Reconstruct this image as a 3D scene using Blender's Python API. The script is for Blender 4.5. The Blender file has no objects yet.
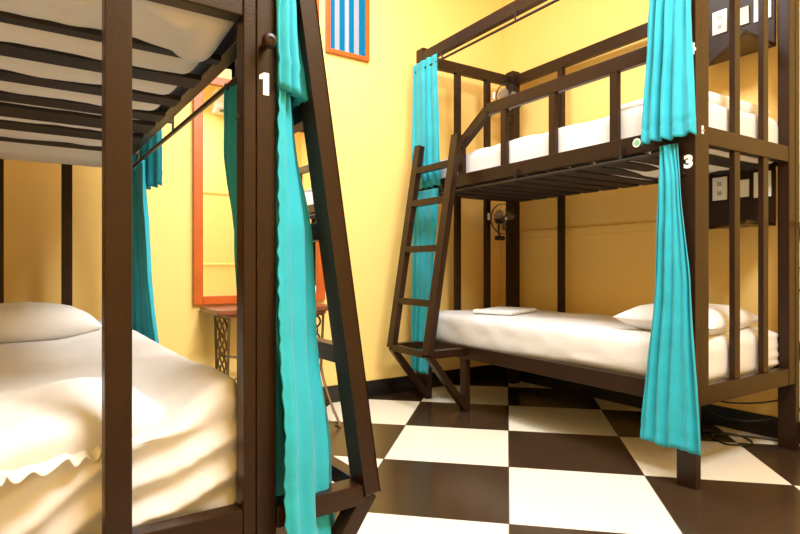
import bpy, bmesh, math, random
from mathutils import Vector, Matrix, noise
random.seed(7)
R = math.radians
PI = math.pi
SC = bpy.context.scene
COL = SC.collection

# ------------------------------------------------------------------ materials
MATS = {}

def new_mat(name):
    m = bpy.data.materials.new(name)
    m.use_nodes = True
    nt = m.node_tree
    b = nt.nodes['Principled BSDF']
    MATS[name] = m
    return m, nt, b

def noise_bump(nt, b, scale, strength, detail=4, dist=0.01, wave=None):
    tc = nt.nodes.new('ShaderNodeTexCoord')
    n = nt.nodes.new('ShaderNodeTexNoise')
    n.inputs['Scale'].default_value = scale
    n.inputs['Detail'].default_value = detail
    nt.links.new(tc.outputs['Object'], n.inputs['Vector'])
    bp = nt.nodes.new('ShaderNodeBump')
    bp.inputs['Strength'].default_value = strength
    bp.inputs['Distance'].default_value = dist
    nt.links.new(n.outputs['Fac'], bp.inputs['Height'])
    nt.links.new(bp.outputs['Normal'], b.inputs['Normal'])
    return tc, n

def vary(nt, b, tc, col, amt, scale):
    n = nt.nodes.new('ShaderNodeTexNoise')
    n.inputs['Scale'].default_value = scale
    n.inputs['Detail'].default_value = 3
    nt.links.new(tc.outputs['Object'], n.inputs['Vector'])
    r = nt.nodes.new('ShaderNodeValToRGB')
    e = r.color_ramp.elements
    e[0].position = .3; e[1].position = .7
    e[0].color = tuple(c * (1 - amt) for c in col) + (1,)
    e[1].color = tuple(min(1, c * (1 + amt)) for c in col) + (1,)
    nt.links.new(n.outputs['Fac'], r.inputs['Fac'])
    nt.links.new(r.outputs['Color'], b.inputs['Base Color'])

def simple(name, col, rough=.5, metal=0., bump=0., bscale=60, amt=.06, vscale=6, sheen=0., bdist=.01):
    m, nt, b = new_mat(name)
    b.inputs['Base Color'].default_value = tuple(col) + (1,)
    b.inputs['Roughness'].default_value = rough
    b.inputs['Metallic'].default_value = metal
    if sheen:
        b.inputs['Sheen Weight'].default_value = sheen
    tc = None
    if bump:
        tc, _ = noise_bump(nt, b, bscale, bump, dist=bdist)
    if amt:
        if tc is None:
            tc = nt.nodes.new('ShaderNodeTexCoord')
        vary(nt, b, tc, col, amt, vscale)
    return m

simple('wall_paint', (.93, .635, .20), .7, 0, .08, 40, .02, 1.5)
simple('back_paint', (.92, .68, .22), .7, 0, .08, 40, .02, 1.5)
simple('ceiling_paint', (.86, .82, .70), .8, 0, 0, 40, .01)
simple('black_skirting', (.012, .009, .008), .25, 0, 0, 40, .1)
simple('enamel', (.023, .0090, .0038), .32, 0, .25, 260, .10, 12, bdist=.002)
MATS['enamel'].node_tree.nodes['Principled BSDF'].inputs['Specular IOR Level'].default_value = .25
simple('slat_paint', (.012, .007, .005), .7, 0, 0, 40, .1)
simple('sheet', (.72, .69, .67), .85, 0, .12, 25, .015, 5, sheen=.1)
simple('pillow_cloth', (.74, .72, .70), .85, 0, .12, 30, .015, 5, sheen=.1)
simple('curtain_cloth', (.006, .35, .46), .7, 0, .2, 120, .10, 8, sheen=.15, bdist=.003)
simple('orange_wood', (.50, .092, .008), .35, 0, .1, 30, .12, 9)
simple('table_wood', (.20, .055, .02), .3, 0, .1, 30, .2, 12)
simple('cast_iron', (.16, .10, .045), .4, .5, .15, 90, .1)
simple('black_plastic', (.012, .011, .011), .4, 0, 0, 10, 0)
simple('grey_plastic', (.10, .07, .055), .45, 0, 0, 10, 0)
simple('white_plastic', (.85, .84, .80), .4, 0, 0, 10, 0)
simple('white_paint', (.92, .92, .90), .5, 0, 0, 10, 0)
simple('steel', (.45, .40, .36), .3, 1, 0, 10, 0)
simple('dark_steel', (.03, .022, .018), .35, .4, 0, 10, 0)
simple('pale_green', (.25, .62, .40), .5, 0, 0, 10, 0)
simple('socket_grey', (.45, .42, .38), .5, 0, 0, 10, 0)
simple('louvre_grey', (.12, .12, .12), .5, 0, 0, 10, 0)

m, nt, b = new_mat('mirror_glass')
b.inputs['Base Color'].default_value = (.93, .93, .90, 1)
b.inputs['Metallic'].default_value = 1
b.inputs['Roughness'].default_value = .015

m, nt, b = new_mat('smoked_plastic')
b.inputs['Base Color'].default_value = (.32, .26, .20, 1)
b.inputs['Roughness'].default_value = .25
b.inputs['Alpha'].default_value = .72

# diagonal chequered floor tiles
m, nt, b = new_mat('checker_tiles')
X0, Y0, TA, TB = 2.361, 3.190, .4253, .4277
D = TA * TA + TB * TB
tc = nt.nodes.new('ShaderNodeTexCoord')
sep = nt.nodes.new('ShaderNodeSeparateXYZ')
nt.links.new(tc.outputs['Object'], sep.inputs[0])

def mth(op, a, bb=None):
    n = nt.nodes.new('ShaderNodeMath'); n.operation = op
    for k, v in enumerate((a, bb)):
        if v is None: continue
        if isinstance(v, (int, float)): n.inputs[k].default_value = v
        else: nt.links.new(v, n.inputs[k])
    return n.outputs[0]
dx = mth('SUBTRACT', sep.outputs['X'], X0)
dy = mth('SUBTRACT', sep.outputs['Y'], Y0)
ti = mth('SUBTRACT', mth('MULTIPLY', dx, TA / D), mth('MULTIPLY', dy, TB / D))
tj = mth('SUBTRACT', mth('MULTIPLY', dx, -TB / D), mth('MULTIPLY', dy, TA / D))
ti = mth('ADD', ti, 40); tj = mth('ADD', tj, 40)
par = mth('MODULO', mth('ADD', mth('FLOOR', ti), mth('FLOOR', tj)), 2)
mix = nt.nodes.new('ShaderNodeMix'); mix.data_type = 'RGBA'
nt.links.new(par, mix.inputs['Factor'])
nv = nt.nodes.new('ShaderNodeTexNoise'); nv.inputs['Scale'].default_value = 3
nt.links.new(tc.outputs['Object'], nv.inputs['Vector'])
rd = nt.nodes.new('ShaderNodeValToRGB')
rd.color_ramp.elements[0].color = (.034, .019, .010, 1); rd.color_ramp.elements[1].color = (.052, .029, .015, 1)
nt.links.new(nv.outputs['Fac'], rd.inputs['Fac'])
nt.links.new(rd.outputs['Color'], mix.inputs['A'])
mix.inputs['B'].default_value = (.80, .73, .60, 1)
fi = mth('FRACT', ti); fj = mth('FRACT', tj)
edge = mth('MINIMUM', mth('MINIMUM', fi, mth('SUBTRACT', 1, fi)), mth('MINIMUM', fj, mth('SUBTRACT', 1, fj)))
gr = mth('LESS_THAN', edge, .004)
mix2 = nt.nodes.new('ShaderNodeMix'); mix2.data_type = 'RGBA'
nt.links.new(gr, mix2.inputs['Factor'])
nt.links.new(mix.outputs['Result'], mix2.inputs['A'])
mix2.inputs['B'].default_value = (.10, .07, .045, 1)
nt.links.new(mix2.outputs['Result'], b.inputs['Base Color'])
b.inputs['Roughness'].default_value = .22
b.inputs['Specular IOR Level'].default_value = .45

# woven stripes of the framed textile (object x, 0..1 over the width)
m, nt, b = new_mat('striped_textile')
tc = nt.nodes.new('ShaderNodeTexCoord'); sep = nt.nodes.new('ShaderNodeSeparateXYZ')
nt.links.new(tc.outputs['Generated'], sep.inputs[0])
rp = nt.nodes.new('ShaderNodeValToRGB'); rp.color_ramp.interpolation = 'CONSTANT'
BL = (.001, .13, .26, 1); GY = (.28, .29, .35, 1); BB = (.001, .09, .20, 1); WH = (.5, .52, .54, 1)
st = [(0, BL), (.13, GY), (.26, BL), (.295, BB), (.30, BL), (.41, GY), (.45, WH), (.49, GY), (.53, BL), (.67, GY), (.81, BL)]
e = rp.color_ramp.elements
e[0].position = 0; e[0].color = BL; e[1].position = st[1][0]; e[1].color = st[1][1]
for p, c in st[2:]:
    q = e.new(p); q.color = c
nt.links.new(sep.outputs['X'], rp.inputs['Fac'])
nt.links.new(rp.outputs['Color'], b.inputs['Base Color'])
b.inputs['Roughness'].default_value = .9; b.inputs['Specular IOR Level'].default_value = .1

# ------------------------------------------------------------------ helpers
def link(name, me, mat, parent=None):
    o = bpy.data.objects.new(name, me)
    COL.objects.link(o)
    if mat: me.materials.append(MATS[mat])
    if parent is not None: o.parent = parent
    return o

def thing(name, label, cat, loc=(0, 0, 0), rz=0., group=None):
    o = bpy.data.objects.new(name, None)
    COL.objects.link(o)
    o.empty_display_size = .1
    o.location = loc; o.rotation_euler = (0, 0, rz)
    o['label'] = label; o['category'] = cat
    if group: o['group'] = group
    return o

def tag(o, label, cat, group=None):
    o['label'] = label; o['category'] = cat
    if group: o['group'] = group
    return o

class MB:
    """collects shapes in local coordinates; sx mirrors x"""
    def __init__(s, sx=1):
        s.bm = bmesh.new(); s.sx = sx

    def _merge(s, t):
        me = bpy.data.meshes.new('t'); t.to_mesh(me); t.free()
        s.bm.from_mesh(me); bpy.data.meshes.remove(me)

    def box(s, x0, x1, y0, y1, z0, z1, bev=.004):
        t = bmesh.new()
        bmesh.ops.create_cube(t, size=1)
        for v in t.verts:
            v.co = Vector((x0 + (v.co.x + .5) * (x1 - x0), y0 + (v.co.y + .5) * (y1 - y0), z0 + (v.co.z + .5) * (z1 - z0)))
        if bev:
            bmesh.ops.bevel(t, geom=list(t.edges), offset=min(bev, .3 * min(abs(x1 - x0), abs(y1 - y0), abs(z1 - z0))), segments=2, affect='EDGES', profile=.5)
        s._merge(t); return s

    def bar(s, p, q, side, w, d, bev=.004):
        """rectangular bar from p to q; width w along 'side', depth d across"""
        p = Vector(p); q = Vector(q); a = (q - p); L = a.length; a.normalize()
        sd = Vector(side); sd = (sd - a * sd.dot(a)).normalized(); n = a.cross(sd)
        t = bmesh.new(); bmesh.ops.create_cube(t, size=1)
        for v in t.verts:
            v.co = p + a * ((v.co.x + .5) * L) + sd * (v.co.y * w) + n * (v.co.z * d)
        if bev:
            bmesh.ops.bevel(t, geom=list(t.edges), offset=bev, segments=2, affect='EDGES', profile=.5)
        s._merge(t); return s

    def tube(s, pts, r, seg=10, closed=False, caps=True):
        pts = [Vector(p) for p in pts]; n = len(pts); rings = []
        rr = r if isinstance(r, (list, tuple)) else [r] * n
        up = None
        for i, p in enumerate(pts):
            if closed: a = pts[(i + 1) % n] - pts[i - 1]
            else: a = pts[min(i + 1, n - 1)] - pts[max(i - 1, 0)]
            a.normalize()
            if up is None:
                up = a.orthogonal().normalized()
            up = (up - a * up.dot(a))
            if up.length < 1e-6: up = a.orthogonal()
            up.normalize()
            w = a.cross(up)
            rings.append([s.bm.verts.new(p + (up * math.cos(2 * PI * k / seg) + w * math.sin(2 * PI * k / seg)) * rr[i]) for k in range(seg)])
        m_ = n if closed else n - 1
        for i in range(m_):
            A = rings[i]; B = rings[(i + 1) % n]
            for k in range(seg):
                s.bm.faces.new((A[k], A[(k + 1) % seg], B[(k + 1) % seg], B[k]))
        if caps and not closed:
            s.bm.faces.new(list(reversed(rings[0]))); s.bm.faces.new(rings[-1])
        return s

    def lathe(s, prof, origin, axis, seg=24):
        """prof: list of (radius, height) along axis"""
        ax = Vector(axis).normalized(); u = ax.orthogonal().normalized(); w = ax.cross(u); o = Vector(origin)
        rings = []
        for r, h in prof:
            if r < 1e-6: rings.append([s.bm.verts.new(o + ax * h)])
            else: rings.append([s.bm.verts.new(o + ax * h + (u * math.cos(2 * PI * k / seg) + w * math.sin(2 * PI * k / seg)) * r) for k in range(seg)])
        for A, B in zip(rings, rings[1:]):
            for k in range(seg):
                k2 = (k + 1) % seg
                f = []
                f += [A[0]] if len(A) == 1 else [A[k], A[k2]]
                f += [B[0]] if len(B) == 1 else [B[k2], B[k]]
                if len(f) > 2: s.bm.faces.new(f)
        return s

    def prism(s, poly, origin, ux, uy, depth, bev=0):
        """polygon in plane (ux,uy) extruded along ux x uy"""
        ux = Vector(ux); uy = Vector(uy); n = ux.cross(uy); o = Vector(origin)
        t = bmesh.new()
        a = [t.verts.new(o + ux * x + uy * y) for x, y in poly]
        c = [t.verts.new(o + ux * x + uy * y + n * depth) for x, y in poly]
        t.faces.new(a); t.faces.new(list(reversed(c)))
        for i in range(len(a)):
            j = (i + 1) % len(a)
            t.faces.new((a[i], c[i], c[j], a[j]))
        if bev: bmesh.ops.bevel(t, geom=list(t.edges), offset=bev, segments=2, affect='EDGES')
        s._merge(t); return s

    def build(s, name, mat, parent=None, smooth=True):
        if s.sx < 0:
            for v in s.bm.verts: v.co.x = -v.co.x
        bmesh.ops.recalc_face_normals(s.bm, faces=list(s.bm.faces))
        me = bpy.data.meshes.new(name); s.bm.to_mesh(me); s.bm.free()
        if smooth:
            for p in me.polygons: p.use_smooth = True
            me.set_sharp_from_angle(angle=R(35))
        o = link(name, me, mat, parent)
        if smooth:
            md = o.modifiers.new('n', 'WEIGHTED_NORMAL'); md.keep_sharp = True; md.weight = 100
        return o

def rounded(x0, x1, y0, y1, z0, z1, r, step, disp=None, stepz=None):
    """dense rounded box surface; disp(p, n) -> p"""
    nx = max(2, int((x1 - x0) / step)); ny = max(2, int((y1 - y0) / step)); nz = max(4, int((z1 - z0) / (stepz or step)))
    bm = bmesh.new()
    cache = {}
    def V(i, j, k):
        key = (i, j, k)
        if key in cache: return cache[key]
        p = Vector((x0 + (x1 - x0) * i / nx, y0 + (y1 - y0) * j / ny, z0 + (z1 - z0) * k / nz))
        q = Vector((min(max(p.x, x0 + r), x1 - r), min(max(p.y, y0 + r), y1 - r), min(max(p.z, z0 + r), z1 - r)))
        d = p - q
        if d.length > 1e-9:
            d.normalize(); p = q + d * r
        if disp: p = disp(p, d)
        cache[key] = bm.verts.new(p); return cache[key]
    for i in range(nx):
        for j in range(ny):
            bm.faces.new((V(i, j, nz), V(i + 1, j, nz), V(i + 1, j + 1, nz), V(i, j + 1, nz)))
            bm.faces.new((V(i, j, 0), V(i, j + 1, 0), V(i + 1, j + 1, 0), V(i + 1, j, 0)))
    for i in range(nx):
        for k in range(nz):
            bm.faces.new((V(i, 0, k), V(i + 1, 0, k), V(i + 1, 0, k + 1), V(i, 0, k + 1)))
            bm.faces.new((V(i, ny, k), V(i, ny, k + 1), V(i + 1, ny, k + 1), V(i + 1, ny, k)))
    for j in range(ny):
        for k in range(nz):
            bm.faces.new((V(0, j, k), V(0, j, k + 1), V(0, j + 1, k + 1), V(0, j + 1, k)))
            bm.faces.new((V(nx, j, k), V(nx, j + 1, k), V(nx, j + 1, k + 1), V(nx, j, k + 1)))
    return bm

def bm_obj(name, bm, mat, parent=None, sx=1, sub=0):
    if sx < 0:
        for v in bm.verts: v.co.x = -v.co.x
    bmesh.ops.recalc_face_normals(bm, faces=list(bm.faces))
    me = bpy.data.meshes.new(name); bm.to_mesh(me); bm.free()
    for p in me.polygons: p.use_smooth = True
    o = link(name, me, mat, parent)
    if sub:
        md = o.modifiers.new('s', 'SUBSURF'); md.levels = md.render_levels = sub
    return o

def fbm(x, y, z=0., f=1.):
    return noise.fractal(Vector((x * f, y * f, z * f)), 1.0, 2.0, 4)

def lerp(a, b_, t): return a + (b_ - a) * t

def sstep(a, b_, x):
    t = min(1, max(0, (x - a) / (b_ - a))); return t * t * (3 - 2 * t)

def polyat(path, t):
    """smooth point on a polyline path at 0..1 (Catmull-Rom)"""
    n = len(path) - 1
    f = min(max(t, 0), 1) * n; i = min(int(f), n - 1); u = f - i
    P = lambda k: Vector(path[min(max(k, 0), n)])
    p0, p1, p2, p3 = P(i - 1), P(i), P(i + 1), P(i + 2)
    return .5 * ((2 * p1) + (p2 - p0) * u + (2 * p0 - 5 * p1 + 4 * p2 - p3) * u * u + (3 * p1 - p0 - 3 * p2 + p3) * u ** 3)

def curtain(name, frame, rows, pleats, amp, label, group=None, sx=1, seed=0., hem=.06, sharp=.7, frill=0.):
    """rows: [(z, [(u,v),...])] from top to bottom, same number of path points in each; frame = (x,y,rz)"""
    rnd = random.Random(seed)
    NU = max(60, pleats * 14); NZ = 70
    ph = [rnd.uniform(0, 6.28) for _ in range(4)]
    ztop = rows[0][0]; zbot = rows[-1][0]
    bm = bmesh.new(); grid = []
    for k in range(NZ + 1):
        tz = k / NZ
        z = lerp(ztop, zbot, tz)
        for a, c in zip(rows, rows[1:]):
            if c[0] <= z + 1e-9: break
        tt = (a[0] - z) / max(1e-9, a[0] - c[0])
        tt = tt * tt * (3 - 2 * tt) * .5 + tt * .5
        path = [Vector((lerp(p[0], q[0], tt), lerp(p[1], q[1], tt))) for p, q in zip(a[1], c[1])]
        row = []
        for i in range(NU + 1):
            t = i / NU
            p = polyat(path, t); q = polyat(path, min(1, t + .01)) - polyat(path, max(0, t - .01))
            q.normalize(); n = Vector((-q.y, q.x))
            w = t + .018 * math.sin(5 * t + ph[0] + tz * 2.0) + .012 * math.sin(tz * 7 + ph[1])
            sw = math.sin(2 * PI * pleats * w + ph[2])
            sw = math.copysign(abs(sw) ** sharp, sw)
            env = .75 + .35 * math.sin(9 * t + ph[3] + 1.5 * tz)
            d = amp * sw * env * (.7 + .4 * tz)
            d += .006 * fbm(t * 3 + seed, z * 2.5, seed, 1.3)
            if frill: d += frill * math.sin(z * 190 + 2 * math.sin(z * 37)) * sstep(.93, .99, t)
            if abs(z - zbot - hem) < (ztop - zbot) / NZ * .6: d -= .003
            zz = z + (.004 * sw + .008 * fbm(t * 4, seed, 0, 1)) * sstep(.85, 1, tz)
            row.append(bm.verts.new((p.x + n.x * d, p.y + n.y * d, zz)))
        grid.append(row)
    for k in range(NZ):
        for i in range(NU):
            bm.faces.new((grid[k][i], grid[k][i + 1], grid[k + 1][i + 1], grid[k + 1][i]))
    o = bm_obj(name, bm, 'curtain_cloth', None, sx)
    md = o.modifiers.new('t', 'SOLIDIFY'); md.thickness = .003; md.offset = 0
    o.location = (frame[0], frame[1], 0); o.rotation_euler = (0, 0, frame[2])
    tag(o, label, 'curtain', group)
    return o

def pillow(name, label, loc, rz, a, c, H, seed=0., pin=.06, rx=0., ry=0., flat=.45, mat='pillow_cloth', wr=.006, group=None, pw=.5):
    N = 44
    bm = bmesh.new(); T = []; Bt = []
    for i in range(N + 1):
        rt = []; rb = []
        for j in range(N + 1):
            s = 2 * i / N - 1; t = 2 * j / N - 1
            s = math.sin(s * PI / 2); t = math.sin(t * PI / 2)
            x = a * s * (1 - pin * (1 - t * t)); y = c * t * (1 - pin * (1 - s * s))
            h = H * (max(0, (1 - s ** 4)) * max(0, (1 - t ** 4))) ** pw
            w = wr * fbm(x * 5 + seed, y * 5, seed, 1.4) * min(1, h / H * 2)
            zb = H * flat
            top = bm.verts.new((x, y, zb + h * (1 - flat) + w))
            if i in (0, N) or j in (0, N): bot = top
            else: bot = bm.verts.new((x, y, zb - min(h, H * .75) / .75 * flat * .97))
            rt.append(top); rb.append(bot)
        T.append(rt); Bt.append(rb)
    for i in range(N):
        for j in range(N):
            bm.faces.new((T[i][j], T[i + 1][j], T[i + 1][j + 1], T[i][j + 1]))
            f = (Bt[i][j], Bt[i][j + 1], Bt[i + 1][j + 1], Bt[i + 1][j])
            if len(set(f)) > 2 and not bm.faces.get(f):
                try: bm.faces.new(f)
                except ValueError: pass
    o = bm_obj(name, bm, mat)
    o.location = loc; o.rotation_euler = (rx, ry, rz)
    tag(o, label, 'pillow', group)
    return o

def text_mesh(s, size, extrude=.001, bold=.0):
    cu = bpy.data.curves.new('t', 'FONT'); cu.body = s; cu.size = size; cu.extrude = extrude; cu.offset = bold
    cu.align_x = 'CENTER'; cu.align_y = 'CENTER'
    o = bpy.data.objects.new('t', cu); COL.objects.link(o)
    dg = bpy.context.evaluated_depsgraph_get()
    me = bpy.data.meshes.new_from_object(o.evaluated_get(dg))
    bpy.data.objects.remove(o)
    return me

# ------------------------------------------------------------------ the room
XL, XR, YN, YF, ZC = -.62, 3.47, -.62, 3.52, 3.5
def struct(name, mb, mat):
    o = mb.build(name, mat); o['kind'] = 'structure'; return o
struct('floor', MB().box(XL - .1, XR + .1, YN - .1, YF + .1, -.1, 0, 0), 'checker_tiles')
struct('ceiling', MB().box(XL - .1, XR + .1, YN - .1, YF + .1, ZC, ZC + .1, 0), 'ceiling_paint')
struct('wall_far', MB().box(XL - .1, XR + .1, YF, YF + .1, 0, ZC, 0), 'wall_paint')
struct('wall_right', MB().box(XR, XR + .1, YN, YF, 0, ZC, 0), 'wall_paint')
struct('wall_left', MB().box(XL - .1, XL, YN, YF, 0, ZC, 0), 'wall_paint')
struct('wall_near', MB().box(XL - .1, XR + .1, YN - .1, YN, 0, ZC, 0), 'back_paint')
BH = .118
struct('baseboard_far', MB().box(XL, XR - .015, YF - .015, YF, 0, BH, .003), 'black_skirting')
struct('baseboard_right', MB().box(XR - .015, XR, YN, YF, 0, BH, .003), 'black_skirting')
struct('baseboard_left', MB().box(XL, XL + .015, YN, YF - .015, 0, BH, .003), 'black_skirting')
struct('baseboard_near', MB().box(XL + .015, XR - .015, YN, YN + .015, 0, BH, .003), 'black_skirting')
struct('trim_1', MB().box(XR - .03, XR, .9, YF, 1.18, 1.235, .006), 'wall_paint')
struct('trim_2', MB().box(1.5, XR, YN, YN + .012, .965, .99, .004), 'back_paint')
struct('trim_3', MB().box(1.5, XR, YN, YN + .012, 1.925, 1.95, .004), 'back_paint')

# ------------------------------------------------------------------ the bunk beds
W, LB = .966, 2.09
ZL0, ZL1 = .345, .430       # lower rails
ZD0, ZD1 = 1.475, 1.555     # deck rails
ZT0, ZT1 = 2.42, 2.50       # canopy rails

def bunk(root, sx, c):
    """local frame: x = into the bed from the aisle face, y = away from the camera, sx mirrors x"""
    P = lambda name, f, mat='enamel': f.build(name, mat, root)
    mb = lambda: MB(sx)
    pu, st = c['pu'], c['st']
    # corner posts
    P('corner_post', mb().box(0, pu, 0, .085, 0, 2.53))
    P('corner_post', mb().box(W - pu, W, 0, .085, 0, 2.53))
    P('corner_post', mb().box(0, .085, LB - .085, LB, 0, 2.53))
    P('corner_post', mb().box(W - .078, W, LB - .085, LB, 0, 2.53))
    e = .0015
    P('end_stile', mb().box(pu, pu + st, .002, .05, ZL0, ZT0))
    P('end_stile', mb().box(W - pu - st, W - pu, .002, .05, ZL0, ZT0))
    i0, i1 = pu + st, W - pu - st
    for (z0, z1, n) in ((ZL0, ZL1, 'lower_rail'), (ZD0, ZD1, 'deck_rail'), (ZT0, ZT1, 'canopy_rail')):
        P(n, mb().box(i0, i1, .004, .049, z0, z1))                        # near end
        P(n, mb().box(.085, W - .09, LB - .045, LB - .002, z0, z1))       # far end
        P(n, mb().box(.0 + e, .042, .085, LB - .085, z0, z1))             # aisle side
        P(n, mb().box(W - .045, W - e, .085, LB - .085, z0, z1))          # wall side
    bf = c['bar_front']
    for k, u in enumerate(c['bars']):
        for (z0, z1) in ((ZL1, ZD0), (ZD1, ZT0)):
            P('end_bar', mb().box(u, u + c['bw'], bf, bf + c['bd'], z0 - .002, z1 + .002, .003))
    for u in c['farbars']:
        for (z0, z1) in ((ZL1, ZD0), (ZD1, ZT0)):
            P('end_bar', mb().box(u, u + .046, LB - .042, LB - .004, z0 - .002, z1 + .002, .003))
    for v in (1.53, .50):
        for (z0, z1) in ((ZL1, ZD0), (ZD1, ZT0)):
            P('back_bar', mb().box(W - .042, W - .004, v, v + .046, z0 - .002, z1 + .002, .003))
    # slats
    for (va, vb) in c['slats']:
        P('slat', mb().box(.04, W - .044, va, vb, 1.464, 1.479, .002), 'slat_paint')
    for (va, vb) in c['slats']:
        P('slat', mb().box(.04, W - .044, va, vb, .388, .40, .002), 'slat_paint')
    # guard rail and balusters
    m_ = c['guard']     # maps v measured from the bed end that has no ladder
    zg0, zg1 = 1.885, 1.958
    gv = [m_(.085), m_(1.33)]
    P('guard_rail', mb().box(.004, .04, min(gv), max(gv), zg0, zg1))
    P('guard_slope', mb().bar((.022, m_(1.315), 1.925), (.022, m_(1.60), 1.745), (1, 0, 0), .036, .06))
    for v in (.41, .80, 1.18):
        a = sorted((m_(v - .022), m_(v + .022)))
        P('guard_baluster', mb().box(.006, .038, a[0], a[1], ZD1 - .002, zg0 + .003))
    a = sorted((m_(1.56), m_(1.61)))
    P('guard_baluster', mb().box(.006, .038, a[0], a[1], ZD1 - .002, 1.77))
    # ladder
    (ut, zt), (ub, zb) = c['lad_top'], c['lad_bot']
    dz = (ub - ut) / (zt - zb)
    at = lambda z: ut + (zt - z) * dz            # centre of the stile at a height (negative = out in the aisle)
    vs = c['lad_v']
    for v in vs:
        P('ladder_stile', mb().bar((-at(zt), v, zt), (-at(zb), v, zb), (0, 1, 0), .06, .042))
        P('ladder_brace', mb().bar((-at(zb) + .0, v, zb), (-.002, v, zb), (0, 1, 0), .055, .05))
        P('ladder_strut', mb().bar((-at(zb), v, zb), (.02, v, .02), (0, 1, 0), .05, .042))
        P('ladder_leg', mb().box(.002, .045, v - .028, v + .028, 0, ZL0 + .001))
        P('ladder_hanger', mb().bar((-at(zt) + .004, v, zt - .06), (.006, v, zt - .06), (0, 1, 0), .03, .03))
    va, vb = min(vs) + .028, max(vs) - .028
    for z in c['rungs']:
        P('ladder_rung', mb().box(-at(z) - .02, -at(z) + .02, va, vb, z - .022, z + .022))
    # curtain rods
    for (z, v0, v1) in ((2.362, .02, LB - .02), (1.445, .09, LB - .09)):
        r = P('curtain_rod', mb().tube([(-.018, v0, z), (-.018, v1, z)], .008, 10), 'dark_steel')
        for v in (.35, 1.05, 1.75):
            mb().box(-.022, -.014, v - .005, v + .005, z, z + .040, .002).build('rod_bracket', 'dark_steel', r)
            mb().box(-.022, .004, v - .005, v + .005, z + .033, z + .064, .002).build('rod_bracket', 'dark_steel', r)
    # small end panels with sockets and a corner shelf on the wall side
    for (zp0, zp1, zs) in ((1.16, ZD0, 1.16), (2.10, ZT0, 2.10)):
        pn = P('socket_panel', mb().box(W - .062, W - .046, .09, .60, zp0, zp1))
        mb().prism([(.43, 0), (.09, 0), (.09, .30)], (W - .062, 0, zs), (0, 1, 0), (-1, 0, 0), .018, .002).build('corner_shelf', 'enamel', pn)
        for (v0, v1, a0, a1) in ((.33, .41, .16, .29), (.215, .265, .165, .26), (.105, .19, .155, .29)):
            so = mb().box(W - .072, W - .0625, v0, v1, zs + a0, zs + a1, .004).build('power_socket', 'white_plastic', pn)
            so['label'] = 'white plastic'
            if v1 - v0 > .07:
                for q in (.3, .7):
                    zc = zs + lerp(a0, a1, q)
                    mb().box(W - .0735, W - .0715, (v0 + v1) / 2 - .012, (v0 + v1) / 2 + .012, zc - .012, zc + .012, .001).build('socket_hole', 'socket_grey', so)
    return root

GB = 'steel bunk beds either side of the aisle'
RX, RY, RZ = 2.383, 1.268, R(-1.6)
bed_r = thing('bunk_bed', 'brown steel bunk bed numbered 3 and 4 standing along the right wall', 'bunk bed', (RX, RY, 0), RZ, GB)
cfg_r = dict(pu=.045, st=.066, bars=(.345, .613), bw=.05, bd=.026, bar_front=.012, farbars=(.345, .645),
             slats=[(.12 + .155 * k, .232 + .155 * k) for k in range(12)],
             guard=lambda v: v, lad_top=(.045, 1.80), lad_bot=(.278, .39), lad_v=(1.555, 1.98), rungs=(1.62, 1.385, 1.065, .71, .39))
bunk(bed_r, 1, cfg_r)
LX, LY, LZ = .475, 1.17, 0.
bed_l = thing('bunk_bed', 'brown steel bunk bed numbered 1 close to the camera on the left', 'bunk bed', (LX, LY, 0), LZ, GB)
cfg_l = dict(pu=.045, st=.028, bars=(.288, .566), bw=.047, bd=.045, bar_front=.0, farbars=(.232, .51),
             slats=[(.263, .303), (.445, .535), (.677, .765), (.896, 1.0), (1.065, 1.22), (1.305, 1.44), (1.585, 1.69)],
             guard=lambda v: LB - v, lad_top=(.035, 1.80), lad_bot=(.245, .395), lad_v=(.03, .45), rungs=(1.60, 1.31, 1.03, .73, .395))
bunk(bed_l, -1, cfg_l)

# numbers, latch, sticker, knobs
def label_text(s, parent, loc, xax, yax, size, bold):
    me = text_mesh(s, size, .0012, bold)
    xa = Vector(xax); ya = Vector(yax); za = xa.cross(ya).normalized()
    Mx = Matrix((xa, ya, za)).transposed().to_4x4(); Mx.translation = Vector(loc)
    me.transform(Mx)
    o = link('number_mark', me, 'white_paint', parent); o['label'] = 'white number ' + s
label_text('3', bed_r, (-.0005, .030, 1.392), (0, -1.15, 0), (0, 0, 1), .072, .004)
label_text('4', bed_r, (-.0005, .020, 1.868), (0, -1.3, 0), (0, 0, 1), .062, .0035)
o = MB().prism([(-.0045, -.024), (.0085, -.024), (.0085, .024), (-.003, .024), (-.013, .017), (-.013, .008), (-.0045, .010)], (-.0265, 0, 1.338), (1, 0, 0), (0, 0, 1), .0015).build('number_mark', 'white_paint', bed_l)
o['label'] = 'white number 1'
o = MB().box(.052, .066, .0, .004, 1.515, 1.55, .001).build('latch_plate', 'white_paint', bed_r); o['label'] = 'small white plate'
MB().lathe([(.0, .0), (.008, 0), (.008, .0016), (0, .0016)], (.06, -.0002, 1.53), (0, -1, 0), 12).build('latch_hole', 'steel', o)
o = MB().lathe([(0, 0), (.021, 0), (.021, .0015), (0, .0015)], (-.0002, .277, 1.52), (-1, 0, 0), 24).build('round_sticker', 'white_paint', bed_r); o['label'] = 'round white and green sticker'
MB().lathe([(0, 0), (.014, 0), (.014, .0008), (0, .0008)], (-.0018, .277, 1.52), (-1, 0, 0), 24).build('sticker_centre', 'pale_green', o)
k = MB().lathe([(.0, 0), (.008, 0), (.008, .028), (.014, .031), (.0155, .036), (.0155, .044), (.012, .049), (.006, .0505), (.006, .048), (0, .048)], (-.030, .0, 1.417), (-.05, -1, .0), 24).build('knob', 'enamel', bed_l)
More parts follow.
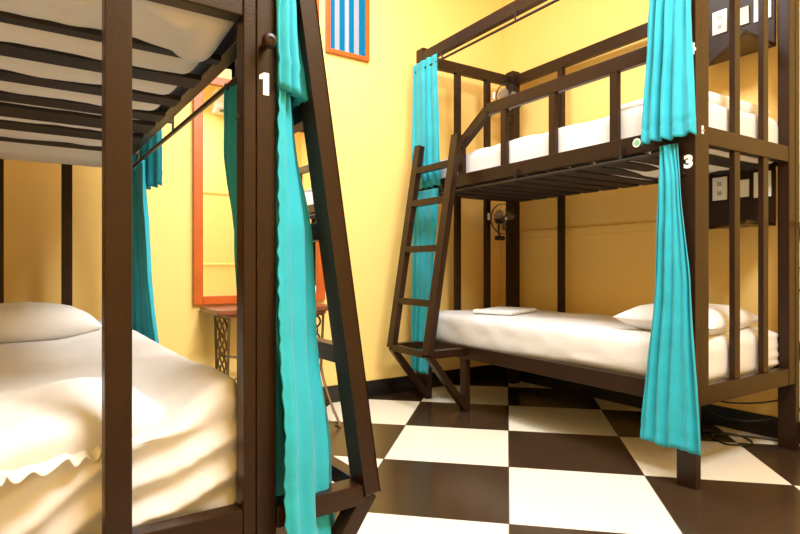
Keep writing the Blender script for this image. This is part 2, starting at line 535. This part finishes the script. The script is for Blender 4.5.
for (uu, zz) in ((-.075, 1.265), (-.01, .72)):
    MB().lathe([(0, 0), (.007, 0), (.006, .004), (0, .005)], (uu, .03, zz), (-1, 0, 0), 12).build('bolt', 'dark_steel', bed_l)
for (uu, vv, zz) in ((-.001, .05, 1.345), (-.001, .045, 1.78)):
    MB().lathe([(0, 0), (.008, 0), (.007, .004), (0, .005)], (uu, vv, zz), (-1, 0, 0), 12).build('bolt', 'dark_steel', bed_r)

# ------------------------------------------------------------------ bedding
def to_world(fr, p):
    x, y, rz = fr; c, s = math.cos(rz), math.sin(rz)
    return (x + c * p[0] - s * p[1], y + s * p[0] + c * p[1], p[2])
FR = (RX, RY, RZ); FL = (LX, LY, LZ)

def mattress(fr, sx, box, r, disp, label, step=.03, stepz=.02):
    bm = rounded(*box, r, step, disp, stepz)
    o = bm_obj('mattress', bm, 'sheet', None, sx, 1)
    o.location = (fr[0], fr[1], 0); o.rotation_euler = (0, 0, fr[2])
    tag(o, label, 'mattress', 'mattresses under white sheets')
    return o

def d_rlow(p, n):
    p = p.copy()
    if n.z > .3:
        p.z += n.z * (.006 * fbm(p.x * 2, p.y * 2, 1, 1.6) + .004 * math.sin(14 * (p.x + .6 * p.y) + 3 * fbm(p.x, p.y, 2, 2)))
    else:
        k = 1 - abs(n.z)
        q = .006 * fbm(p.x * 3, p.y * 3, p.z * 6, 2)
        p.x += n.x * q * k; p.y += n.y * q * k
        # the sheet's edge lapped over the rail sags in the middle
        if p.z < .45: p.z += .012 * math.sin(p.y * 3.2)
    # fitted sheet gathers at the near wall-side corner
    g = sstep(.6, .9, p.x) * sstep(.35, .05, p.y)
    p.x += .012 * g * math.sin(p.z * 130)
    p.y -= .012 * g * math.sin(p.z * 130)
    return p
mattress(FR, 1, (.048, W - .052, .056, LB - .05, .402, .622), .055, d_rlow, 'lower mattress of the right bunk under a smooth white sheet')

def d_rup(p, n):
    p = p.copy()
    if n.z > .3:
        p.z += n.z * (.008 * fbm(p.x * 2, p.y * 2, 5, 1.6) + .006 * math.sin(18 * (p.x * .7 + p.y) + 4 * fbm(p.x, p.y, 2, 2)))
    if n.z < -.3:
        sag = .055 * math.exp(-((p.y - .45) / .22) ** 2) * sstep(.3, .6, p.x) * sstep(.9, .7, p.x)
        q_ = ((p.y - .12) % .155)
        p.z -= .6 * sag + .012 * sstep(.112, .13, q_) * sstep(.155, .14, q_)
    return p
mattress(FR, 1, (.045, W - .05, .056, LB - .05, 1.481, 1.715), .055, d_rup, 'upper mattress of the right bunk under a white sheet')

def d_llow(p, n):
    p = p.copy(); u, v = p.x, p.y
    if n.z > -.2:
        k = sstep(-.2, .7, n.z)
        rise = .050 * sstep(.34, .06, u) - .05 * sstep(.40, .06, v) * sstep(.04, .3, u) + .014 * sstep(.5, .1, v) * sstep(.2, .06, u)
        p.z += k * rise
        p.z += k * .006 * fbm(u * 2, v * 2, 9, 1.5)
    # pulled folds across the near end running up to the aisle corner
    e = sstep(.50, .07, v)
    w = (p.z - .55) * 1.0 + .42 * (u - .1) + .10 * (v - .1)
    s_ = 1 - 2 * abs(math.sin(w * 40 + 1.8 * fbm(u * 2, v * 2, 3, 1.3))) ** .7
    a_ = (.015 * sstep(.70, .60, p.z) + .005) * e * (.7 + .6 * fbm(u * 3, p.z * 3, 5, 1.2))
    p.y -= a_ * s_ * (abs(n.y) * .8 + .2)
    p.z += a_ * .6 * s_ * max(0, n.z)
    return p
mattress(FL, -1, (.048, W - .052, .060, LB - .05, .402, .640), .04, d_llow, 'lower mattress of the left bunk, its sheet pulled into folds at the near end', .016, .012)

SL = cfg_l['slats']
def d_lup(p, n):
    p = p.copy(); u, v = p.x, p.y
    if n.z < .2:
        k = sstep(.2, -.7, n.z)
        # sags between slats
        dmin = min(max(a_ - v, v - b_, 0) for a_, b_ in SL)
        sag = .026 * sstep(.0, .055, dmin) * (1 + .35 * fbm(u * 3, v * 3, 8, 2))
        if v < .263: sag = .010 + .016 * fbm(u * 4, v * 7, 4, 1.6) + .010 * math.sin(34 * (u + .6 * v) + 4 * fbm(u * 3, v * 3, 1, 1)) * sstep(.26, .2, v)
        sag = max(sag, .050 * math.exp(-((u - .09) / .07) ** 2 - ((v - .20) / .11) ** 2) + .006 * fbm(u * 9, v * 9, 4, 1.5))
        if v > 1.69: sag = .045 * sstep(1.69, 1.80, v) * sstep(2.06, 1.98, v) + .006 * fbm(u * 3, v * 3, 4, 1.5)
        sag *= sstep(.01, .06, u - .04) * sstep(.06, .10, v)
        p.z -= k * sag
    q = .006 * fbm(u * 4, v * 4, p.z * 4, 1.8)
    p.x += n.x * q; p.y += n.y * q
    return p
mattress(FL, -1, (.05, W - .052, .058, LB - .055, 1.481, 1.70), .05, d_lup, 'upper mattress of the left bunk sagging white between the slats', .018, .016)

pillow('pillow', 'white pillow at the camera end of the right lower bunk', to_world(FR, (.52, .33, .618)), R(8), .37, .235, .135, 3, .05, rx=R(3), group='bed pillows', pw=.62)
pillow('pillow', 'white pillow on the upper right bunk behind the number 4 curtain', to_world(FR, (.52, .32, 1.705)), R(-4), .34, .22, .11, 5, .05, rx=R(3), group='bed pillows')
pillow('pillow', 'plump white pillow against the far end bar of the left lower bunk', to_world(FL, (-.50, 1.76, .636)), R(3), .33, .24, .15, 11, .05, group='bed pillows', flat=.35)

# flat folded sheet on the right lower mattress
def d_fold(p, n):
    p = p.copy()
    p.z += .004 * fbm(p.x * 5, p.y * 5, 2, 1.4) * max(0, n.z) + .002
    p.x += .010 * fbm(p.y * 4, p.z * 30, 3, 1); p.y += .008 * fbm(p.x * 4, p.z * 30, 6, 1)
    return p
bm = rounded(-.20, .20, -.15, .15, 0, .028, .010, .02, d_fold, .007)
o = bm_obj('folded_sheet', bm, 'pillow_cloth', None, 1, 1)
o.location = to_world(FR, (.40, 1.58, .624)); o.rotation_euler = (0, 0, R(18))
tag(o, 'folded white sheet lying flat at the far end of the right lower bunk', 'bed sheet')

# folded pillow-like blanket with a frilled hem at the foot of the left lower bed
bl = pillow('folded_blanket', 'soft white folded blanket with a ruffled hem on the near left mattress', to_world(FL, (-.398, .180, .600)), R(22), .185, .12, .080, 21, .0, rx=R(14), flat=.3, wr=.010, pw=.35)
bl['category'] = 'blanket'
bm = bmesh.new(); g = []
N = 160
for i in range(N + 1):
    t = i / N; x = lerp(-.178, .178, t); row = []
    for j in range(9):
        q = j / 8
        rip = math.sin(62 * t + 2.5 * math.sin(11 * t)) * .007 * q
        row.append(bm.verts.new((x + .004 * math.sin(40 * t) * q, -.108 - .028 * q + .4 * rip, .030 - .018 * q + rip + .004 * math.sin(23 * t) * q)))
    g.append(row)
for i in range(N):
    for j in range(8): bm.faces.new((g[i][j], g[i + 1][j], g[i + 1][j + 1], g[i][j + 1]))
rf = bm_obj('ruffled_hem', bm, 'pillow_cloth', bl)
md = rf.modifiers.new('t', 'SOLIDIFY'); md.thickness = .003

# ------------------------------------------------------------------ curtains
GC = 'turquoise privacy curtains'
curtain('curtain', FR, [(2.40, [(-.045, .005), (-.05, .08), (-.045, .16)]), (2.0, [(-.05, -.005), (-.055, .09), (-.05, .19)]), (1.495, [(-.055, -.03), (-.065, .10), (-.055, .225)])],
        5, .016, 'turquoise curtain beside the white 4, on the upper right bunk', GC, 1, 1)
curtain('curtain', FR, [(1.475, [(-.022, .064), (-.035, .10), (-.026, .150)]), (1.3, [(-.028, .050), (-.04, .08), (-.03, .150)]), (.85, [(-.035, -.004), (-.045, .07), (-.035, .165)]), (.17, [(-.05, -.06), (-.06, .08), (-.05, .225)])],
        5, .013, 'long turquoise curtain below the white 3, covering the near post', GC, 1, 2)
curtain('curtain', FR, [(2.415, [(-.022, 1.80), (-.024, 1.94), (-.022, 2.09)]), (1.9, [(-.022, 1.78), (-.022, 1.94), (-.022, 2.10)]), (1.505, [(-.02, 1.76), (-.02, 1.94), (-.02, 2.10)])],
        5, .010, 'upper turquoise curtain at the far end of the right bunk, above the ladder', GC, 1, 3)
curtain('curtain', FR, [(1.485, [(-.03, 1.78), (-.035, 1.93), (-.03, 2.08)]), (.8, [(-.03, 1.84), (-.035, 1.96), (-.03, 2.09)]), (.19, [(-.03, 1.90), (-.035, 2.0), (-.03, 2.11)])],
        4, .011, 'lower turquoise curtain hanging behind the rungs of the right ladder', GC, 1, 4)
# left bed (x mirrored: u negative = out in the aisle)
curtain('curtain', FL, [(2.41, [(-.04, .34), (-.045, .20), (-.045, .08), (-.004, -.012)]), (1.75, [(-.045, .34), (-.05, .20), (-.052, .07), (-.002, -.018)]), (1.50, [(-.045, .34), (-.06, .20), (-.070, .06), (-.002, -.022)]), (1.33, [(-.045, .34), (-.07, .20), (-.088, .055), (-.002, -.026)])],
        11, .014, 'upper turquoise curtain of the left bunk, bunched beside the round knob', GC, -1, 5, sharp=.65)
curtain('curtain', FL, [(1.455, [(-.026, .41), (-.030, .28), (-.040, .16), (-.045, .09), (-.012, -.012)]),
                        (1.25, [(-.026, .42), (-.032, .28), (-.050, .16), (-.060, .08), (-.004, -.016)]),
                        (1.0, [(-.026, .36), (-.045, .25), (-.085, .16), (-.105, .075), (-.002, -.016)]),
                        (.78, [(-.026, .33), (-.055, .24), (-.10, .17), (-.120, .075), (-.002, -.032)]),
                        (.5, [(-.03, .32), (-.08, .24), (-.15, .17), (-.145, .05), (-.004, -.052)]),
                        (.26, [(-.03, .32), (-.09, .25), (-.175, .17), (-.15, .05), (-.01, -.058)])],
        11, .015, 'long turquoise curtain bunched on the near post of the left bunk', GC, -1, 6, sharp=.8, frill=.0025)
curtain('curtain', FL, [(2.40, [(-.04, 2.06), (-.06, 1.86), (-.09, 1.66)]), (1.33, [(-.04, 2.06), (-.065, 1.86), (-.10, 1.66)])],
        5, .012, 'upper turquoise curtain at the far end of the left bunk, ending short', GC, -1, 7)
curtain('curtain', FL, [(1.45, [(-.022, 2.06), (-.03, 1.90), (-.035, 1.72)]), (1.0, [(-.022, 2.06), (-.04, 1.88), (-.06, 1.70)]), (.26, [(-.03, 2.06), (-.06, 1.87), (-.11, 1.67)])],
        5, .012, 'lower turquoise curtain at the far end of the left bunk, behind the mattress', GC, -1, 8)

# ------------------------------------------------------------------ fans
def fan(label, loc, rz, rx):
    t = thing('clip_fan', label, 'fan', loc, rz, 'clip fans on the bed posts')
    Rr = .119
    MB().lathe([(0, .075), (.034, .072), (.038, .03), (.032, .012), (.0, .010)], (0, 0, 0), (0, 1, 0), 20).build('motor', 'black_plastic', t)
    hub = MB().lathe([(0, -.032), (.016, -.03), (.021, -.02), (.021, .008), (0, .008)], (0, 0, 0), (0, 1, 0), 20).build('hub', 'grey_plastic', t)
    o_ = MB().lathe([(0, -.0375), (.012, -.037), (.012, -.0325), (0, -.0325)], (0, 0, 0), (0, 1, 0), 16).build('hub_cap', 'white_plastic', hub)
    o_['label'] = 'white hub cap'
    for k in range(3):
        mb = MB(); g = []
        for i in range(9):
            row = []
            for j in range(9):
                rr = lerp(.018, .094, i / 8); wdt = .22 + .75 * math.sin(PI * min(1, .15 + .75 * i / 8))
                an = 2 * PI * k / 3 + .5 + (j / 8 - .5) * wdt * 1.25
                row.append(mb.bm.verts.new((rr * math.cos(an), -.008 + (j / 8 - .5) * .030, rr * math.sin(an))))
            g.append(row)
        for i in range(8):
            for j in range(8): mb.bm.faces.new((g[i][j], g[i + 1][j], g[i + 1][j + 1], g[i][j + 1]))
        bl_ = mb.build('blade', 'smoked_plastic', t)
        md_ = bl_.modifiers.new('t', 'SOLIDIFY'); md_.thickness = .002
    cg = MB()
    ring = lambda r, y: [(r * math.cos(2 * PI * q / 40), y, r * math.sin(2 * PI * q / 40)) for q in range(40)]
    cg.tube(ring(Rr, -.005), .0032, 8, True)
    cg.tube(ring(Rr, .006), .0025, 8, True)
    cg.tube(ring(.028, -.045), .002, 6, True)
    for k in range(28):
        a = 2 * PI * k / 28
        cg.tube([((.026 + (Rr - .026) * s_) * math.cos(a + .3 * s_), -.045 + .04 * s_ ** 3, (.026 + (Rr - .026) * s_) * math.sin(a + .3 * s_)) for s_ in (0, .3, .6, .85, 1)], .0009, 5)
    for k in range(12):
        a = 2 * PI * k / 12
        cg.tube([((.034 + (Rr - .034) * s_) * math.cos(a), .055 - .05 * s_ ** 2, (.034 + (Rr - .034) * s_) * math.sin(a)) for s_ in (0, .4, .75, 1)], .0009, 5)
    cg.build('cage', 'black_plastic', t)
    MB().tube([(0, .055, -.02), (.0, .065, -.10), (.02, .07, -.135)], .009, 8).build('neck', 'black_plastic', t)
    MB().box(-.025, .06, .055, .085, -.165, -.128, .006).build('clip', 'black_plastic', t)
    s_ = MB().box(-.128, -.112, .02, .036, -.01, .045, .004).build('switch', 'white_plastic', t); s_['label'] = 'small white switch'
    return t
fan('small black clip fan on the far corner post of the right lower bunk', to_world(FR, (.752, 1.97, 1.322)), R(-8), 0)
fan('small black clip fan on the far corner post above the upper mattress', to_world(FR, (.80, 1.96, 2.275)), R(-10), 0)

# ------------------------------------------------------------------ mirror, table, pictures
t = thing('wall_mirror', 'tall orange wood framed mirror on the far wall above the iron table', 'mirror', (1.33, YF, .715))
MB().box(-.385, .385, -.018, -.010, .05, 1.345, 0).build('mirror_pane', 'mirror_glass', t)
f = MB()
f.box(-.437, -.382, -.035, -.001, 0, 1.395); f.box(.382, .437, -.035, -.001, 0, 1.395)
f.box(-.382, .382, -.034, -.001, 0, .052); f.box(-.382, .382, -.034, -.001, 1.343, 1.395)
f.build('frame', 'orange_wood', t)

def picture(label, x0):
    t_ = thing('framed_textile', label, 'picture', (x0, YF, 2.427), 0, 'framed striped textiles')
    w_, h_ = .347, .72
    fr_ = MB()
    fr_.box(0, .032, -.025, -.001, 0, h_); fr_.box(w_ - .032, w_, -.025, -.001, 0, h_)
    fr_.box(.032, w_ - .032, -.024, -.001, 0, .032); fr_.box(.032, w_ - .032, -.024, -.001, h_ - .032, h_)
    fr_.build('frame', 'orange_wood', t_)
    MB().box(.031, w_ - .031, -.014, -.006, .031, h_ - .031, 0).build('striped_cloth', 'striped_textile', t_)
picture('blue and grey striped textile in an orange frame, right of the ladder stile', 1.781)
picture('striped textile in an orange frame mostly hidden behind the left ladder stile', 1.382)

t = thing('treadle_table', 'narrow table on bronze iron treadle legs beneath the mirror', 'table', (1.30, 3.32, 0))
TW, TD = .37, .175
tp = MB().box(-TW, TW, -TD, TD, .672, .705, .008).build('tabletop', 'table_wood', t)
MB().box(-TW + .06, TW - .06, -TD + .02, TD - .02, .655, .672, .003).build('apron', 'table_wood', t)
for x in (-.29, .30):
    mb = MB()
    S = 24
    zz = lambda q: .655 - q * .335
    for sg in (-1, 1):
        # outer strand tapering down then splaying to the foot
        mb.tube([(x, sg * lerp(.135, .105, q / 10), zz(q / 10)) for q in range(11)] + [(x, sg * (.105 + .02 * k + .006 * k * k), .32 - .062 * k) for k in range(1, 6)] + [(x, sg * .30, .012)], .0085, 8)
        # scroll at the foot
        mb.tube([(x, sg * (.165 + .035 * math.cos(a)), .10 + .035 * math.sin(a)) for a in [k * .45 for k in range(12)]], .006, 6)
    for ph_ in (0, PI):
        mb.tube([(x, .11 * (1 - .25 * q / S) * math.sin(ph_ + 3 * PI * q / S) * .9, zz(q / S)) for q in range(S + 1)], .0065, 6)
        mb.tube([(x, .055 * math.sin(ph_ + PI / 2 + 3 * PI * q / S), zz(q / S)) for q in range(S + 1)], .0055, 6)
    mb.tube([(x, -.105, .32), (x, .105, .32)], .008, 8)
    mb.tube([(x, -.135, .648), (x, .135, .648)], .009, 8)
    mb.tube([(x, -.10, .31), (x, -.03, .22), (x, .03, .22), (x, .10, .31)], .007, 8)
    mb.tube([(x, -.2, .13), (x, -.06, .20), (x, .06, .20), (x, .2, .13)], .007, 8)
    mb.build('leg_frame', 'cast_iron', t)
mb = MB()
mb.tube([(-.29, .05, .22), (.0, .05, .36), (.30, .05, .22)], .008, 8)
mb.tube([(-.29, .05, .42), (.0, .05, .36), (.30, .05, .42)], .008, 8)
mb.tube([(-.29, .0, .13), (.30, .0, .13)], .008, 8)
mb.tube([(-.29, -.06, .20), (-.29, 0, .13), (-.29, .06, .20)], .007, 8); mb.tube([(.30, -.06, .20), (.30, 0, .13), (.30, .06, .20)], .007, 8)
mb.build('cross_brace', 'cast_iron', t)
mb = MB()
for k in range(7): mb.box(-.17, .17, -.11 + k * .034, -.094 + k * .034, .122, .132, .002)
mb.box(-.18, -.165, -.115, .115, .12, .135); mb.box(.165, .18, -.115, .115, .12, .135)
mb.build('treadle', 'cast_iron', t)

# air conditioner behind the camera, seen in the mirror
t = thing('air_conditioner', 'white wall air conditioner reflected high in the orange framed mirror', 'air conditioner', (2.60, YN, 2.98))
MB().prism([(.0, .0), (.14, .0), (.20, .05), (.21, .12), (.20, .25), (.17, .29), (0, .29)], (-.42, 0, 0), (0, 1, 0), (0, 0, 1), .84, .006).build('casing', 'white_plastic', t)
MB().box(-.36, .36, .10, .19, .004, .03, .003).build('louvre', 'louvre_grey', t)

# ------------------------------------------------------------------ cables by the right wall
def cable(label, pts, r=.004):
    P_ = [polyat(pts, q / 60) for q in range(61)]
    o_ = MB().tube(P_, r, 6).build('power_cable', 'black_plastic')
    tag(o_, label, 'cable', 'black power cables'); return o_
xw = XR - .012
cable('black cable zigzagging down the right wall beside the bed post', [(xw, 1.24, 1.45), (xw - .01, 1.29, 1.0), (xw, 1.27, .93), (xw, 1.25, .86), (xw - .005, 1.31, .78), (xw - .01, 1.31, .66), (xw, 1.28, .50), (xw - .02, 1.30, .30), (xw - .03, 1.25, .13)], .004)
cable('black cable drooping under the near end of the right bunk', [(xw - .02, 1.9, .33), (xw - .10, 1.75, .22), (xw - .18, 1.60, .19), (xw - .10, 1.45, .20), (xw - .02, 1.32, .24)], .005)
cable('black cable hanging lower behind the right bunk rear post', [(xw - .02, 2.3, .34), (xw - .12, 2.0, .24), (xw - .22, 1.72, .14), (xw - .16, 1.50, .10), (xw - .02, 1.30, .15)], .005)
cable('black cable coiled on the tiles by the rear leg of the right bunk', [(xw - .25, 1.75, .006), (xw - .12, 1.55, .006), (xw - .22, 1.42, .006), (xw - .34, 1.50, .006), (xw - .22, 1.62, .006), (xw - .08, 1.45, .006), (xw - .03, 1.28, .006)], .005)

# ------------------------------------------------------------------ light and camera
def area(name, loc, rot, sx_, sy_, e_, col=(1, 1, 1)):
    l = bpy.data.lights.new(name, 'AREA'); l.shape = 'RECTANGLE'; l.size = sx_; l.size_y = sy_; l.energy = e_; l.color = col
    o_ = bpy.data.objects.new(name, l); COL.objects.link(o_); o_.location = loc; o_.rotation_euler = rot
    return o_
area('bounce_flash', (1.2, -.15, ZC - .25), (R(28), 0, 0), 1.3, .6, 82, (.93, .97, 1))  # no fixture: unseen area light added for camera flash bounced off the ceiling
area('ceiling_light_middle', (1.45, 2.3, ZC - .03), (0, 0, 0), .6, 1.3, 45, (.93, .97, 1))
w = bpy.data.worlds.new('w'); SC.world = w; w.use_nodes = True
w.node_tree.nodes['Background'].inputs[0].default_value = (1, .95, .85, 1)
w.node_tree.nodes['Background'].inputs[1].default_value = .3

cam = bpy.data.cameras.new('camera'); cam.sensor_width = 36; cam.lens = 565.35 / 800 * 36; cam.clip_start = .05
co = bpy.data.objects.new('camera', cam); COL.objects.link(co)
co.location = (0, 0, .9436); co.rotation_euler = (R(90), 0, R(-34.4))
SC.camera = co
SC.view_settings.view_transform = 'Standard'
SC.view_settings.look = 'None'
SC.view_settings.gamma = 1
SC.view_settings.use_curve_mapping = False
SC.view_settings.exposure = .85
SC.cycles.max_bounces = 10
SC.cycles.diffuse_bounces = 6
